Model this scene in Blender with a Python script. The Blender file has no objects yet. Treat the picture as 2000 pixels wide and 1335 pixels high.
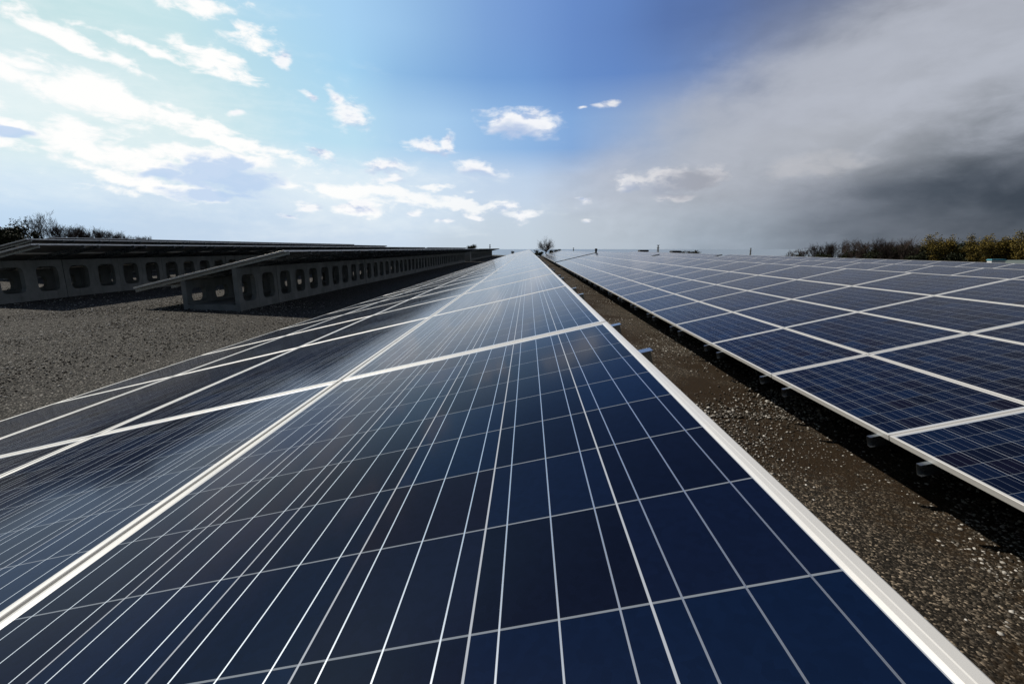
import bpy, bmesh, math, random
import numpy as np
from mathutils import Vector, Matrix
R = math.radians
sc = bpy.context.scene
COL = sc.collection
rng = random.Random(7)

# ------------------------------------------------------------------ camera
CAMZ = 1.75
FPX, PITCH, YAW = 921.6, 11.22, 1.923
cam_d = bpy.data.cameras.new('camera')
cam_d.sensor_width = 36.0
cam_d.lens = FPX * 36.0 / 2000.0
cam_d.clip_start = 0.02
cam_d.clip_end = 60000
cam = bpy.data.objects.new('camera', cam_d)
cam.location = (0, 0, CAMZ)
cam.rotation_euler = (R(90 - PITCH), 0, R(YAW))
COL.objects.link(cam)
sc.camera = cam

sc.view_settings.view_transform = 'Standard'
sc.view_settings.look = 'None'
sc.view_settings.exposure = 0.0
sc.view_settings.gamma = 1.0


def sight(px, py):
    """world direction seen at a pixel of the 2000 x 1335 photograph"""
    u, v = px - 1000.0, py - 667.5
    X, U = u / FPX, -v / FPX
    cp, sp = math.cos(R(PITCH)), math.sin(R(PITCH))
    Y, z = cp + U * sp, -sp + U * cp
    cy, sy = math.cos(R(YAW)), math.sin(R(YAW))
    return Vector((X * cy - Y * sy, X * sy + Y * cy, z))


def azel(px, py):
    d = sight(px, py).normalized()
    return math.degrees(math.atan2(d.x, d.y)), math.degrees(math.asin(d.z))


def at(px, py, dist):
    """place in the world, dist metres ahead (along y)"""
    d = sight(px, py)
    return Vector((0, 0, CAMZ)) + d * (dist / d.y)


def lin(c):
    return tuple(((v / 255.0) / 12.92 if v / 255.0 <= 0.04045 else ((v / 255.0 + 0.055) / 1.055) ** 2.4) for v in c)


# ------------------------------------------------------------------ sun
SUN_DIR = Vector((-0.78, 0.45, 1.0)).normalized()
SUN_EL = math.asin(SUN_DIR.z)
SUN_AZ = math.atan2(SUN_DIR.x, SUN_DIR.y)
sun_d = bpy.data.lights.new('sun', 'SUN')
sun_d.energy = 3.8
sun_d.angle = R(0.53)
sun_d.color = (1.0, 0.93, 0.83)
sun = bpy.data.objects.new('sun', sun_d)
sun.rotation_euler = SUN_DIR.to_track_quat('Z', 'Y').to_euler()
sun.location = (-20, 10, 30)
COL.objects.link(sun)

# ------------------------------------------------------------------ sky
SKY = 0.1
world = bpy.data.worlds.new('World')
sc.world = world
world.use_nodes = True
wn, wl = world.node_tree.nodes, world.node_tree.links
wn.clear()


def N(nodes, t, **kw):
    n = nodes.new(t)
    for k, v in kw.items():
        setattr(n, k, v)
    return n


class NT:
    """small helper to write node maths"""
    def __init__(self, tree):
        self.t, self.n, self.l = tree, tree.nodes, tree.links

    def put(self, sock, v):
        if hasattr(v, 'is_linked') or isinstance(v, bpy.types.NodeSocket):
            self.l.new(v, sock)
        elif v is not None:
            sock.default_value = v

    def m(self, op, a, b=None, c=None, clamp=False):
        n = self.n.new('ShaderNodeMath')
        n.operation = op
        n.use_clamp = clamp
        for i, v in enumerate((a, b, c)):
            if v is not None:
                self.put(n.inputs[i], v)
        return n.outputs[0]

    def v(self, op, a, b=None, s=None):
        n = self.n.new('ShaderNodeVectorMath')
        n.operation = op
        self.put(n.inputs[0], a)
        if b is not None:
            self.put(n.inputs[1], b)
        if s is not None:
            self.put(n.inputs['Scale'], s)
        return n.outputs['Value'] if op in ('LENGTH', 'DISTANCE', 'DOT_PRODUCT') else n.outputs[0]

    def mix(self, f, a, b, blend='MIX'):
        n = self.n.new('ShaderNodeMix')
        n.data_type = 'RGBA'
        n.blend_type = blend
        self.put(n.inputs[0], f)
        for s, v in ((n.inputs[6], a), (n.inputs[7], b)):
            self.put(s, v if not isinstance(v, tuple) or len(v) == 4 else v + (1.0,))
        return n.outputs[2]

    def fmix(self, f, a, b):
        n = self.n.new('ShaderNodeMix')
        n.data_type = 'FLOAT'
        self.put(n.inputs[0], f)
        self.put(n.inputs[2], a)
        self.put(n.inputs[3], b)
        return n.outputs[0]

    def smooth(self, x, lo, hi, a=0.0, b=1.0):
        n = self.n.new('ShaderNodeMapRange')
        n.interpolation_type = 'SMOOTHSTEP'
        self.put(n.inputs[0], x)
        for i, v in enumerate((lo, hi, a, b)):
            self.put(n.inputs[1 + i], v)
        return n.outputs[0]

    def noise(self, vec, scale, detail=4.0, rough=0.5, dist=0.0, lac=2.0):
        n = self.n.new('ShaderNodeTexNoise')
        self.put(n.inputs['Vector'], vec)
        for k, v in (('Scale', scale), ('Detail', detail), ('Roughness', rough), ('Distortion', dist), ('Lacunarity', lac)):
            self.put(n.inputs[k], v)
        return n

    def mapping(self, vec, loc=(0, 0, 0), rot=(0, 0, 0), scale=(1, 1, 1), kind='POINT'):
        n = self.n.new('ShaderNodeMapping')
        n.vector_type = kind
        self.put(n.inputs[0], vec)
        n.inputs[1].default_value = loc
        n.inputs[2].default_value = rot
        n.inputs[3].default_value = scale
        return n.outputs[0]

    def ramp(self, fac, stops, interp='LINEAR'):
        n = self.n.new('ShaderNodeValToRGB')
        n.color_ramp.interpolation = interp
        els = n.color_ramp.elements
        while len(els) < len(stops):
            els.new(0.5)
        for e, (p, c) in zip(els, stops):
            e.position = p
            e.color = tuple(c) + (1.0,)
        self.put(n.inputs[0], fac)
        return n.outputs[0]

    def comb(self, x, y, z):
        n = self.n.new('ShaderNodeCombineXYZ')
        for i, v in enumerate((x, y, z)):
            self.put(n.inputs[i], v)
        return n.outputs[0]


W = NT(world.node_tree)
tex = wn.new('ShaderNodeTexCoord')
DIRV = tex.outputs['Generated']
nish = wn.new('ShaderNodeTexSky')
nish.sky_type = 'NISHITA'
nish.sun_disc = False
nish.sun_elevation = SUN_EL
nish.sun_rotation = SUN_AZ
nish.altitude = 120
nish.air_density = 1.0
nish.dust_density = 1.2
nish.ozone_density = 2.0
# physical sky dimmed, mainly overhead and behind, to weaken fill light in the shadows
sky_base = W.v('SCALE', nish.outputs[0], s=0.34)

sepn = wn.new('ShaderNodeSeparateXYZ')
wl.new(DIRV, sepn.inputs[0])
AZ = W.m('MULTIPLY', W.m('ARCTAN2', sepn.outputs[0], sepn.outputs[1]), 57.29578)
EL = W.m('MULTIPLY', W.m('ARCSINE', sepn.outputs[2]), 57.29578)
PNT = W.comb(AZ, EL, 0.0)

# broad colours of this particular sky (clear air, veils and rain cloud), by compass bearing and height
CTRL = [
 (10, [(0, (192, 228, 232)), (330, (200, 234, 238)), (520, (168, 216, 244)), (700, (158, 208, 247)), (850, (130, 178, 228)), (1000, (104, 150, 216)), (1150, (82, 130, 202)), (1330, (72, 108, 172)), (1550, (92, 112, 156)), (1700, (130, 136, 152)), (1850, (160, 161, 167)), (2000, (166, 167, 172))]),
 (135, [(0, (224, 243, 246)), (330, (200, 232, 238)), (520, (182, 224, 240)), (660, (154, 210, 246)), (850, (118, 172, 226)), (1000, (95, 150, 216)), (1200, (80, 130, 202)), (1350, (90, 128, 190)), (1480, (132, 145, 175)), (1600, (160, 163, 172)), (1750, (168, 169, 173)), (2000, (152, 155, 160))]),
 (265, [(0, (212, 238, 242)), (330, (208, 236, 240)), (660, (184, 226, 246)), (850, (160, 204, 242)), (1000, (134, 182, 232)), (1130, (112, 162, 222)), (1250, (152, 174, 208)), (1400, (176, 181, 190)), (1600, (182, 183, 187)), (1720, (174, 175, 178)), (1850, (130, 133, 139)), (2000, (78, 87, 97))]),
 (380, [(0, (205, 228, 250)), (450, (196, 220, 244)), (660, (214, 234, 250)), (850, (206, 226, 246)), (1000, (194, 214, 238)), (1200, (184, 192, 206)), (1400, (172, 176, 184)), (1600, (140, 144, 155)), (1750, (90, 99, 112)), (1870, (64, 74, 86)), (2000, (52, 62, 75))]),
 (450, [(0, (178, 211, 242)), (330, (190, 215, 240)), (660, (202, 222, 242)), (1000, (198, 213, 227)), (1200, (190, 200, 211)), (1400, (156, 170, 185)), (1600, (118, 129, 143)), (1800, (94, 101, 112)), (2000, (82, 88, 96))]),
 (485, [(0, (186, 214, 240)), (330, (196, 216, 238)), (660, (202, 220, 240)), (1000, (194, 210, 225)), (1200, (180, 193, 206)), (1400, (148, 163, 179)), (1600, (112, 124, 138)), (1800, (92, 100, 110)), (2000, (82, 88, 96))]),
]
cp_pos, cp_col = [], []
for py, row in CTRL:
    for px, c in row:
        a, e = azel(px, py)
        cp_pos.append((a, e * 2.0))
        g = max(0.0, 1.0 - (max(c) - min(c)) / 30.0)      # the grey of the rain cloud is a cool grey
        cp_col.append(lin((c[0] - 5 * g, c[1] - 1 * g, c[2] + 4 * g)))
cp_pos, cp_col = np.array(cp_pos), np.array(cp_col)


def field(a, e):
    d2 = ((cp_pos - np.array([a, e * 2.0])) ** 2).sum(1)
    d2 = d2 - d2.min()
    w = np.exp(-d2 / (2 * 3.6 ** 2))
    return (w[:, None] * cp_col).sum(0) / w.sum()


AZN = W.m('DIVIDE', W.m('ADD', AZ, 62.0), 124.0, clamp=True)
rows_el = [-1.0, 1.0, 3.0, 5.5, 8.0, 11.0, 14.0, 18.0, 22.0, 26.0]
acc = None
for i, e in enumerate(rows_el):
    stops = [((a + 62.0) / 124.0, field(a, e) / SKY * 0.1) for a in np.linspace(-58, 58, 25)]
    rc = W.ramp(AZN, stops)
    if acc is None:
        acc = rc
    else:
        f = W.smooth(EL, rows_el[i - 1], e)
        f.node.interpolation_type = 'LINEAR'
        acc = W.mix(f, acc, rc)
hsv = wn.new('ShaderNodeHueSaturation')
hsv.inputs['Saturation'].default_value = 0.90
wl.new(acc, hsv.inputs['Color'])
acc = W.v('SCALE', hsv.outputs[0], s=1.0 / SKY)
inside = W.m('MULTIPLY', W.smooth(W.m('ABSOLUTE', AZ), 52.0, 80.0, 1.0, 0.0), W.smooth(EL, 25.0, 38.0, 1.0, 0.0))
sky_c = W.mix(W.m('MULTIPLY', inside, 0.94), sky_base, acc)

# noise fields on the sky dome, flattened so clouds near the horizon look drawn out
FLAT = W.mapping(DIRV, scale=(1, 1, 2.2))
n_mid = W.noise(FLAT, 9.0, 7.0, 0.58, 0.25)
n_big = W.noise(FLAT, 3.2, 5.0, 0.5, 0.3)
SUNOFF = W.v('ADD', FLAT, tuple(Vector((-0.012, 0.006, 0.03))))
n_off = W.noise(SUNOFF, 9.0, 7.0, 0.58, 0.25)
n_fine = W.noise(FLAT, 24.0, 8.0, 0.6, 0.3)
n_foff = W.noise(SUNOFF, 24.0, 8.0, 0.6, 0.3)
warp = W.noise(FLAT, 11.0, 3.0, 0.55)
PNTW = W.v('ADD', PNT, W.v('SCALE', W.v('SUBTRACT', warp.outputs['Color'], (0.5, 0.5, 0.5)), s=3.2))
STREAK = W.mapping(PNT, rot=(0, 0, R(14)), scale=(0.035, 0.16, 1.0))
n_str = W.noise(STREAK, 1.0, 7.0, 0.6, 0.5)


def ell(px, py, rx, ry, rot=0.0, bias=0.0):
    """soft ellipse on the sky, 1 in its middle and 0 at its rim"""
    a, e = azel(px, py)
    k = 57.3 / FPX * math.cos(R(a)) * 0.97
    ca, sa = math.cos(R(-rot)), math.sin(R(-rot))
    d = W.v('SUBTRACT', PNTW, (a, e, 0.0))
    u = W.v('DOT_PRODUCT', d, (ca / (rx * k), sa / (rx * k), 0.0))
    v = W.v('DOT_PRODUCT', d, (-sa / (ry * k), ca / (ry * k), 0.0))
    r2 = W.m('MULTIPLY_ADD', u, u, W.m('MULTIPLY', v, v))
    return W.m('SUBTRACT', 1.0 - bias, W.m('SQRT', r2))


def union(items):
    o = None
    for it in items:
        f = ell(*it)
        o = f if o is None else W.m('MAXIMUM', o, f)
    return o


# thin bright veil and streaks on the sunward side
veil_m = union([(150, 180, 820, 290, 14), (520, 330, 760, 130, 8)])
vn = W.m('ADD', W.m('MULTIPLY', W.m('SUBTRACT', n_str.outputs[0], 0.5), 2.0), W.m('MULTIPLY', W.m('SUBTRACT', n_fine.outputs[0], 0.5), 0.7))
veil = W.m('MULTIPLY', W.smooth(W.m('ADD', W.m('MULTIPLY', veil_m, 0.8), vn), 0.10, 0.95), 0.46)
sky_c = W.mix(veil, sky_c, tuple(v / SKY for v in lin((246, 252, 252))))

(a0, e0), (a1, e1) = azel(1010, 345), azel(1690, 0)
ln_ = math.hypot(a1 - a0, e1 - e0)
hpl = W.m('ADD', W.m('MULTIPLY', W.m('SUBTRACT', AZ, a0), (e1 - e0) / ln_), W.m('MULTIPLY', W.m('SUBTRACT', EL, e0), -(a1 - a0) / ln_))
# grey rain cloud: billowing rim and darker folds
bank_m = union([(1780, 200, 520, 330, 20), (1420, 400, 430, 150, 12), (2050, 330, 520, 300, 0)])
billow = W.m('MULTIPLY', W.m('SUBTRACT', n_big.outputs[0], 0.5), 1.0)
fold = W.m('MULTIPLY', W.smooth(bank_m, 0.0, 0.45), W.smooth(W.m('ADD', W.m('MULTIPLY', n_big.outputs[0], 0.6), W.m('MULTIPLY', n_mid.outputs[0], 0.4)), 0.40, 0.62))
sky_c = W.mix(W.m('MULTIPLY', W.m('MULTIPLY', fold, W.smooth(hpl, -0.5, 5.0)), W.smooth(EL, 3.0, 12.0, 0.12, 0.62)), sky_c, tuple(v / SKY for v in lin((188, 193, 205))))
fold2 = W.m('MULTIPLY', W.smooth(union([(1980, 375, 430, 105, -8), (1780, 425, 330, 45, -4)]), 0.0, 0.7), W.smooth(n_big.outputs[0], 0.85, 0.25))
sky_c = W.mix(W.m('MULTIPLY', fold2, 0.6), sky_c, tuple(v / SKY for v in lin((44, 54, 67))))

# billows of the rain cloud catch the light from the left
relief = W.m('MULTIPLY', W.smooth(bank_m, -0.05, 0.35), W.m('SUBTRACT', n_mid.outputs[0], n_off.outputs[0]))
sky_c = W.v('SCALE', sky_c, s=W.m('ADD', 1.0, W.m('MULTIPLY', relief, 0.28)))
# ragged upper rim of the rain cloud against the blue
rim_x = W.m('ADD', W.m('DIVIDE', hpl, 6.0), W.m('ADD', W.m('MULTIPLY', W.m('SUBTRACT', n_mid.outputs[0], 0.5), 1.6), W.m('MULTIPLY', W.m('SUBTRACT', n_big.outputs[0], 0.5), 1.6)))
rim = W.m('MULTIPLY', W.smooth(rim_x, -0.35, 0.75), W.smooth(hpl, 4.0, 17.0, 1.0, 0.0))
rim = W.m('MULTIPLY', rim, W.m('MULTIPLY', W.smooth(AZ, 4.0, 20.0), W.smooth(EL, 5.0, 11.0)))
sky_c = W.mix(W.m('MULTIPLY', rim, 0.62), sky_c, tuple(v / SKY for v in lin((178, 183, 195))))
# long white bands on the left (bright, burnt out by the sun)
bands = union([
    (90, 165, 300, 40, 12), (260, 200, 170, 34, 14), (380, 238, 130, 18, 16), (440, 132, 84, 24, 17), (40, 115, 60, 22, 0),
    (130, 75, 150, 16, 16), (300, 98, 120, 14, 10, 0.15), (430, 268, 170, 20, 12), (250, 305, 190, 40, 14),
    (150, 290, 100, 28, 10), (395, 8, 72, 30, 0), (485, 75, 46, 28, 0), (20, 250, 50, 22, 8),
    (0, 290, 60, 20, 0), (420, 318, 160, 34, 6), (250, 345, 120, 24, 10), (330, 375, 150, 18, 4), (480, 318, 70, 26, 0),
    (560, 365, 60, 24, 0), (650, 365, 120, 20, 8), (760, 383, 110, 18, 6), (700, 410, 60, 14, 0), (860, 372, 90, 10, 3, 0.1), (900, 400, 150, 16, 3, 0.2),
])
n_bstr = W.noise(W.mapping(PNT, rot=(0, 0, R(12)), scale=(0.09, 0.24, 1.0)), 1.0, 8.0, 0.6, 0.4)
bn = W.m('ADD', W.m('MULTIPLY', W.m('SUBTRACT', n_bstr.outputs[0], 0.5), 1.5), W.m('MULTIPLY', W.m('SUBTRACT', n_fine.outputs[0], 0.5), 2.3))
bd = W.smooth(W.m('ADD', W.m('MULTIPLY', bands, 1.0), bn), 0.04, 0.70)
sky_c = W.mix(W.m('MULTIPLY', bd, W.smooth(AZ, -30.0, 2.0, 1.0, 0.72)), sky_c, tuple(v / SKY for v in lin((255, 255, 254))))
# blue-grey undersides
under = union([(455, 350, 130, 46, 4), (330, 340, 60, 18, 0), (25, 268, 52, 14, 4), (420, 385, 120, 12, 0)])
ud = W.smooth(W.m('ADD', W.m('MULTIPLY', under, 0.9), W.m('MULTIPLY', bn, 0.6)), 0.08, 0.55)
sky_c = W.mix(W.m('MULTIPLY', ud, 0.85), sky_c, tuple(v / SKY for v in lin((188, 211, 240))))

# small separate cumulus, lit from the upper left, greyer below
cum = union([
    (1020, 240, 80, 27, 3), (985, 245, 45, 18, 0), (1045, 228, 36, 22, 0), (1192, 203, 34, 13, -6, 0.25), (1145, 215, 14, 6, 0, 0.3), (940, 335, 58, 22, 3), (850, 286, 54, 14, 4), (885, 278, 15, 20, 0),
    (690, 225, 50, 34, 30), (665, 190, 32, 16, 40), (755, 327, 48, 16, 8), (620, 302, 46, 10, 12, 0.1), (455, 222, 18, 10, 0), (1310, 350, 92, 28, 0), (1232, 354, 26, 24, 0),
    (1365, 352, 52, 24, 0), (1320, 383, 52, 14, 0, 0.2), (1135, 396, 26, 9, 0, 0.2), (1148, 432, 16, 9, 0, 0.3), (610, 405, 30, 11, 0), (700, 405, 44, 13, 0), (930, 418, 34, 11, 0, 0.2), (560, 420, 26, 8, 0, 0.2), (870, 440, 30, 8, 0, 0.3), (1000, 405, 60, 18, 0, 0.3), (1020, 422, 46, 18, 0, 0.3), (808, 418, 24, 10, 0), (545, 112, 26, 12, 20, 0.2), (600, 182, 24, 10, 30, 0.2), (770, 355, 40, 12, 0, 0.2)])
cn = W.m('ADD', W.m('MULTIPLY', W.m('SUBTRACT', n_mid.outputs[0], 0.5), 0.4), W.m('MULTIPLY', W.m('SUBTRACT', n_fine.outputs[0], 0.5), 1.6))
cd = W.smooth(W.m('ADD', cum, cn), -0.10, 0.70)
lit = W.smooth(W.m('SUBTRACT', n_fine.outputs[0], n_foff.outputs[0]), -0.24, 0.08)
core = W.smooth(W.m('ADD', cum, cn), 0.35, 0.95)
lit = W.m('SUBTRACT', lit, W.m('MULTIPLY', core, W.smooth(AZ, 0.0, 14.0, 0.1, 0.35)), clamp=True)
below = union([(1025, 262, 82, 14, 3), (940, 350, 52, 11, 3), (850, 296, 50, 7, 0), (1325, 368, 92, 17, 0), (1345, 352, 50, 16, 0), (1236, 370, 26, 12, 0), (760, 340, 46, 6, 8)])
lit = W.m('MULTIPLY', lit, W.smooth(W.m('ADD', below, W.m('MULTIPLY', W.m('SUBTRACT', n_fine.outputs[0], 0.5), 0.8)), -0.35, 0.6, 1.0, 0.0))
warm = W.mix(W.smooth(AZ, 2.0, 20.0), tuple(v / SKY for v in lin((253, 253, 254))), tuple(v / SKY for v in lin((214, 213, 217))))
shade = W.mix(W.smooth(AZ, 2.0, 20.0), tuple(v / SKY for v in lin((186, 202, 230))), tuple(v / SKY for v in lin((160, 164, 175))))
ccol = W.mix(lit, shade, warm)
sky_c = W.mix(W.m('MULTIPLY', cd, 0.95), sky_c, ccol)
# a paler puff inside the rain cloud
puff = union([(1590, 325, 90, 30, 6), (1560, 335, 60, 24, 0), (1660, 312, 60, 22, 8)])
pd = W.smooth(W.m('ADD', puff, W.m('MULTIPLY', W.m('SUBTRACT', n_fine.outputs[0], 0.5), 1.5)), 0.0, 0.9)
sky_c = W.mix(W.m('MULTIPLY', pd, 0.5), sky_c, tuple(v / SKY for v in lin((196, 196, 200))))

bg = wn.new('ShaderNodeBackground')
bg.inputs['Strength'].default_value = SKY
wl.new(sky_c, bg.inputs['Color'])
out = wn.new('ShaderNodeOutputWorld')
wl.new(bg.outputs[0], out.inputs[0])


# ------------------------------------------------------------------ materials
def material(name):
    m = bpy.data.materials.new(name)
    m.use_nodes = True
    t = NT(m.node_tree)
    return m, t, m.node_tree.nodes['Principled BSDF']


def mat_cells():
    """front of a module: silicon cells, white gaps and silver busbars under glass (UV in metres)"""
    m, t, p = material('solar_cells')
    uvn = t.n.new('ShaderNodeUVMap')
    sx = t.n.new('ShaderNodeSeparateXYZ')
    t.l.new(uvn.outputs[0], sx.inputs[0])
    PC = 0.1585
    cu = t.m('DIVIDE', t.m('SUBTRACT', sx.outputs[0], 0.0125), PC)
    cv = t.m('DIVIDE', sx.outputs[1], PC)
    fu, fv = t.m('FRACT', cu), t.m('FRACT', cv)
    iu, iv = t.m('FLOOR', cu), t.m('FLOOR', cv)
    # distance to nearest cell border, metres
    bu = t.m('MULTIPLY', t.m('SUBTRACT', 0.5, t.m('ABSOLUTE', t.m('SUBTRACT', fu, 0.5))), PC)
    bv = t.m('MULTIPLY', t.m('SUBTRACT', 0.5, t.m('ABSOLUTE', t.m('SUBTRACT', fv, 0.5))), PC)
    gap_u = t.smooth(bu, 0.0010, 0.0014, 1.0, 0.0)
    gap_v = t.smooth(bv, 0.0010, 0.0013, 1.0, 0.0)
    outside = t.m('MAXIMUM', t.m('LESS_THAN', cu, 0.0), t.m('GREATER_THAN', cu, 10.0))
    b3 = t.m('FRACT', t.m('MULTIPLY', fv, 3.0))
    bd_ = t.m('MULTIPLY', t.m('ABSOLUTE', t.m('SUBTRACT', b3, 0.5)), PC / 3.0)
    bus = t.m('MULTIPLY', t.smooth(bd_, 0.0007, 0.0010, 1.0, 0.0), t.m('SUBTRACT', 1.0, outside))
    # cell to cell colour differences
    oi = t.n.new('ShaderNodeObjectInfo')
    wnz = t.n.new('ShaderNodeTexWhiteNoise')
    wnz.noise_dimensions = '4D'
    t.l.new(t.comb(iu, iv, 0.37), wnz.inputs['Vector'])
    t.l.new(t.m('MULTIPLY', oi.outputs['Random'], 97.0), wnz.inputs['W'])
    cell = t.ramp(wnz.outputs['Value'], [(0.0, (0.0030, 0.0052, 0.016)), (0.25, (0.0028, 0.0076, 0.027)), (0.55, (0.0030, 0.0102, 0.036)), (0.75, (0.0046, 0.0052, 0.016)), (1.0, (0.0032, 0.0135, 0.046))])
    vor = t.n.new('ShaderNodeTexVoronoi')
    vor.inputs['Scale'].default_value = 120.0
    t.l.new(t.comb(sx.outputs[0], sx.outputs[1], t.m('MULTIPLY', oi.outputs['Random'], 30.0)), vor.inputs['Vector'])
    grain = t.n.new('ShaderNodeSeparateColor')
    t.l.new(vor.outputs['Color'], grain.inputs[0])
    cell = t.mix(0.14, cell, t.v('SCALE', cell, s=t.fmix(grain.outputs[0], 0.45, 1.6)))
    col = t.mix(gap_u, cell, (0.20, 0.23, 0.27, 1))
    col = t.mix(bus, col, (0.56, 0.61, 0.68, 1))
    col = t.mix(t.m('MAXIMUM', gap_v, outside), col, (0.40, 0.44, 0.50, 1))
    # thin film of dust, thicker along the lower edge of the glass
    ob = t.n.new('ShaderNodeTexCoord')
    dn = t.noise(ob.outputs['Object'], 3.0, 6.0, 0.62)
    dust = t.m('MULTIPLY', t.smooth(dn.outputs[0], 0.5, 0.85), 0.008)
    spot = t.n.new('ShaderNodeTexVoronoi')
    spot.inputs['Scale'].default_value = 6.0
    t.l.new(t.comb(sx.outputs[0], sx.outputs[1], t.m('MULTIPLY', oi.outputs['Random'], 55.0)), spot.inputs['Vector'])
    speck = t.smooth(spot.outputs['Distance'], 0.010, 0.020, 0.8, 0.0)
    col = t.mix(t.m('MAXIMUM', dust, speck), col, (0.30, 0.27, 0.23, 1))
    t.l.new(col, p.inputs['Base Color'])
    t.l.new(t.fmix(bus, 0.42, 0.34), p.inputs['Roughness'])
    p.inputs['Specular IOR Level'].default_value = 0.0
    p.inputs['Sheen Weight'].default_value = 0.012
    p.inputs['Sheen Roughness'].default_value = 0.4
    t.l.new(t.m('MULTIPLY', bus, 0.92), p.inputs['Metallic'])
    # cover glass with a bluish anti-reflective coating
    sm = t.noise(ob.outputs['Object'], 1.7, 4.0, 0.55)
    gl = t.n.new('ShaderNodeBsdfGlossy')
    gl.inputs['Color'].default_value = (0.93, 0.96, 1.0, 1)
    t.l.new(t.smooth(sm.outputs[0], 0.3, 0.75, 0.075, 0.12), gl.inputs['Roughness'])
    # reflectance of coated solar glass: very low face on, rising steeply at grazing angles
    ge = t.n.new('ShaderNodeNewGeometry')
    c = t.m('ABSOLUTE', t.v('DOT_PRODUCT', ge.outputs['Normal'], ge.outputs['Incoming']))
    n2 = 1.9
    cs = t.m('SQRT', t.m('SUBTRACT', 1.0, t.m('DIVIDE', t.m('SUBTRACT', 1.0, t.m('MULTIPLY', c, c)), n2 * n2)))
    rp = t.m('DIVIDE', t.m('SUBTRACT', t.m('MULTIPLY', c, n2), cs), t.m('ADD', t.m('MULTIPLY', c, n2), cs))
    rs = t.m('DIVIDE', t.m('SUBTRACT', c, t.m('MULTIPLY', cs, n2)), t.m('ADD', c, t.m('MULTIPLY', cs, n2)))
    refl = t.m('ADD', t.m('MULTIPLY', t.m('MULTIPLY', rp, rp), 0.95), t.m('MULTIPLY', t.m('MULTIPLY', rs, rs), 0.05))
    ms = t.n.new('ShaderNodeMixShader')
    t.l.new(refl, ms.inputs[0])
    t.l.new(p.outputs[0], ms.inputs[1])
    t.l.new(gl.outputs[0], ms.inputs[2])
    t.l.new(ms.outputs[0], t.n['Material Output'].inputs['Surface'])
    return m


def mat_metal(name, col, rough, metal=0.0, var=0.12, scale=6.0):
    m, t, p = material(name)
    ob = t.n.new('ShaderNodeTexCoord')
    n = t.noise(ob.outputs['Object'], scale, 6.0, 0.6)
    c = t.mix(t.smooth(n.outputs[0], 0.3, 0.75), col, tuple(v * (1 - 2 * var) for v in col))
    t.l.new(c, p.inputs['Base Color'])
    p.inputs['Metallic'].default_value = metal
    t.l.new(t.smooth(n.outputs[0], 0.2, 0.8, rough * 0.8, rough * 1.25), p.inputs['Roughness'])
    return m


def mat_concrete():
    m, t, p = material('weathered_concrete')
    ob = t.n.new('ShaderNodeTexCoord')
    oi = t.n.new('ShaderNodeObjectInfo')
    v = t.v('ADD', ob.outputs['Object'], t.comb(t.m('MULTIPLY', oi.outputs['Random'], 40.0), 0.0, 0.0))
    n1 = t.noise(v, 2.2, 7.0, 0.62)
    n2 = t.noise(t.mapping(v, scale=(9, 9, 1.2)), 1.0, 5.0, 0.6)
    n3 = t.noise(v, 60.0, 3.0, 0.6)
    c = t.mix(t.smooth(n1.outputs[0], 0.3, 0.72), (0.26, 0.265, 0.25, 1), (0.16, 0.165, 0.155, 1))
    c = t.mix(t.m('MULTIPLY', t.smooth(n2.outputs[0], 0.52, 0.75), 0.6), c, (0.075, 0.078, 0.070, 1))
    c = t.mix(t.m('MULTIPLY', n3.outputs[0], 0.25), c, (0.33, 0.33, 0.31, 1))
    t.l.new(c, p.inputs['Base Color'])
    p.inputs['Roughness'].default_value = 0.9
    b = t.n.new('ShaderNodeBump')
    b.inputs['Strength'].default_value = 0.35
    b.inputs['Distance'].default_value = 0.01
    t.l.new(n3.outputs[0], b.inputs['Height'])
    t.l.new(b.outputs[0], p.inputs['Normal'])
    return m


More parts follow.
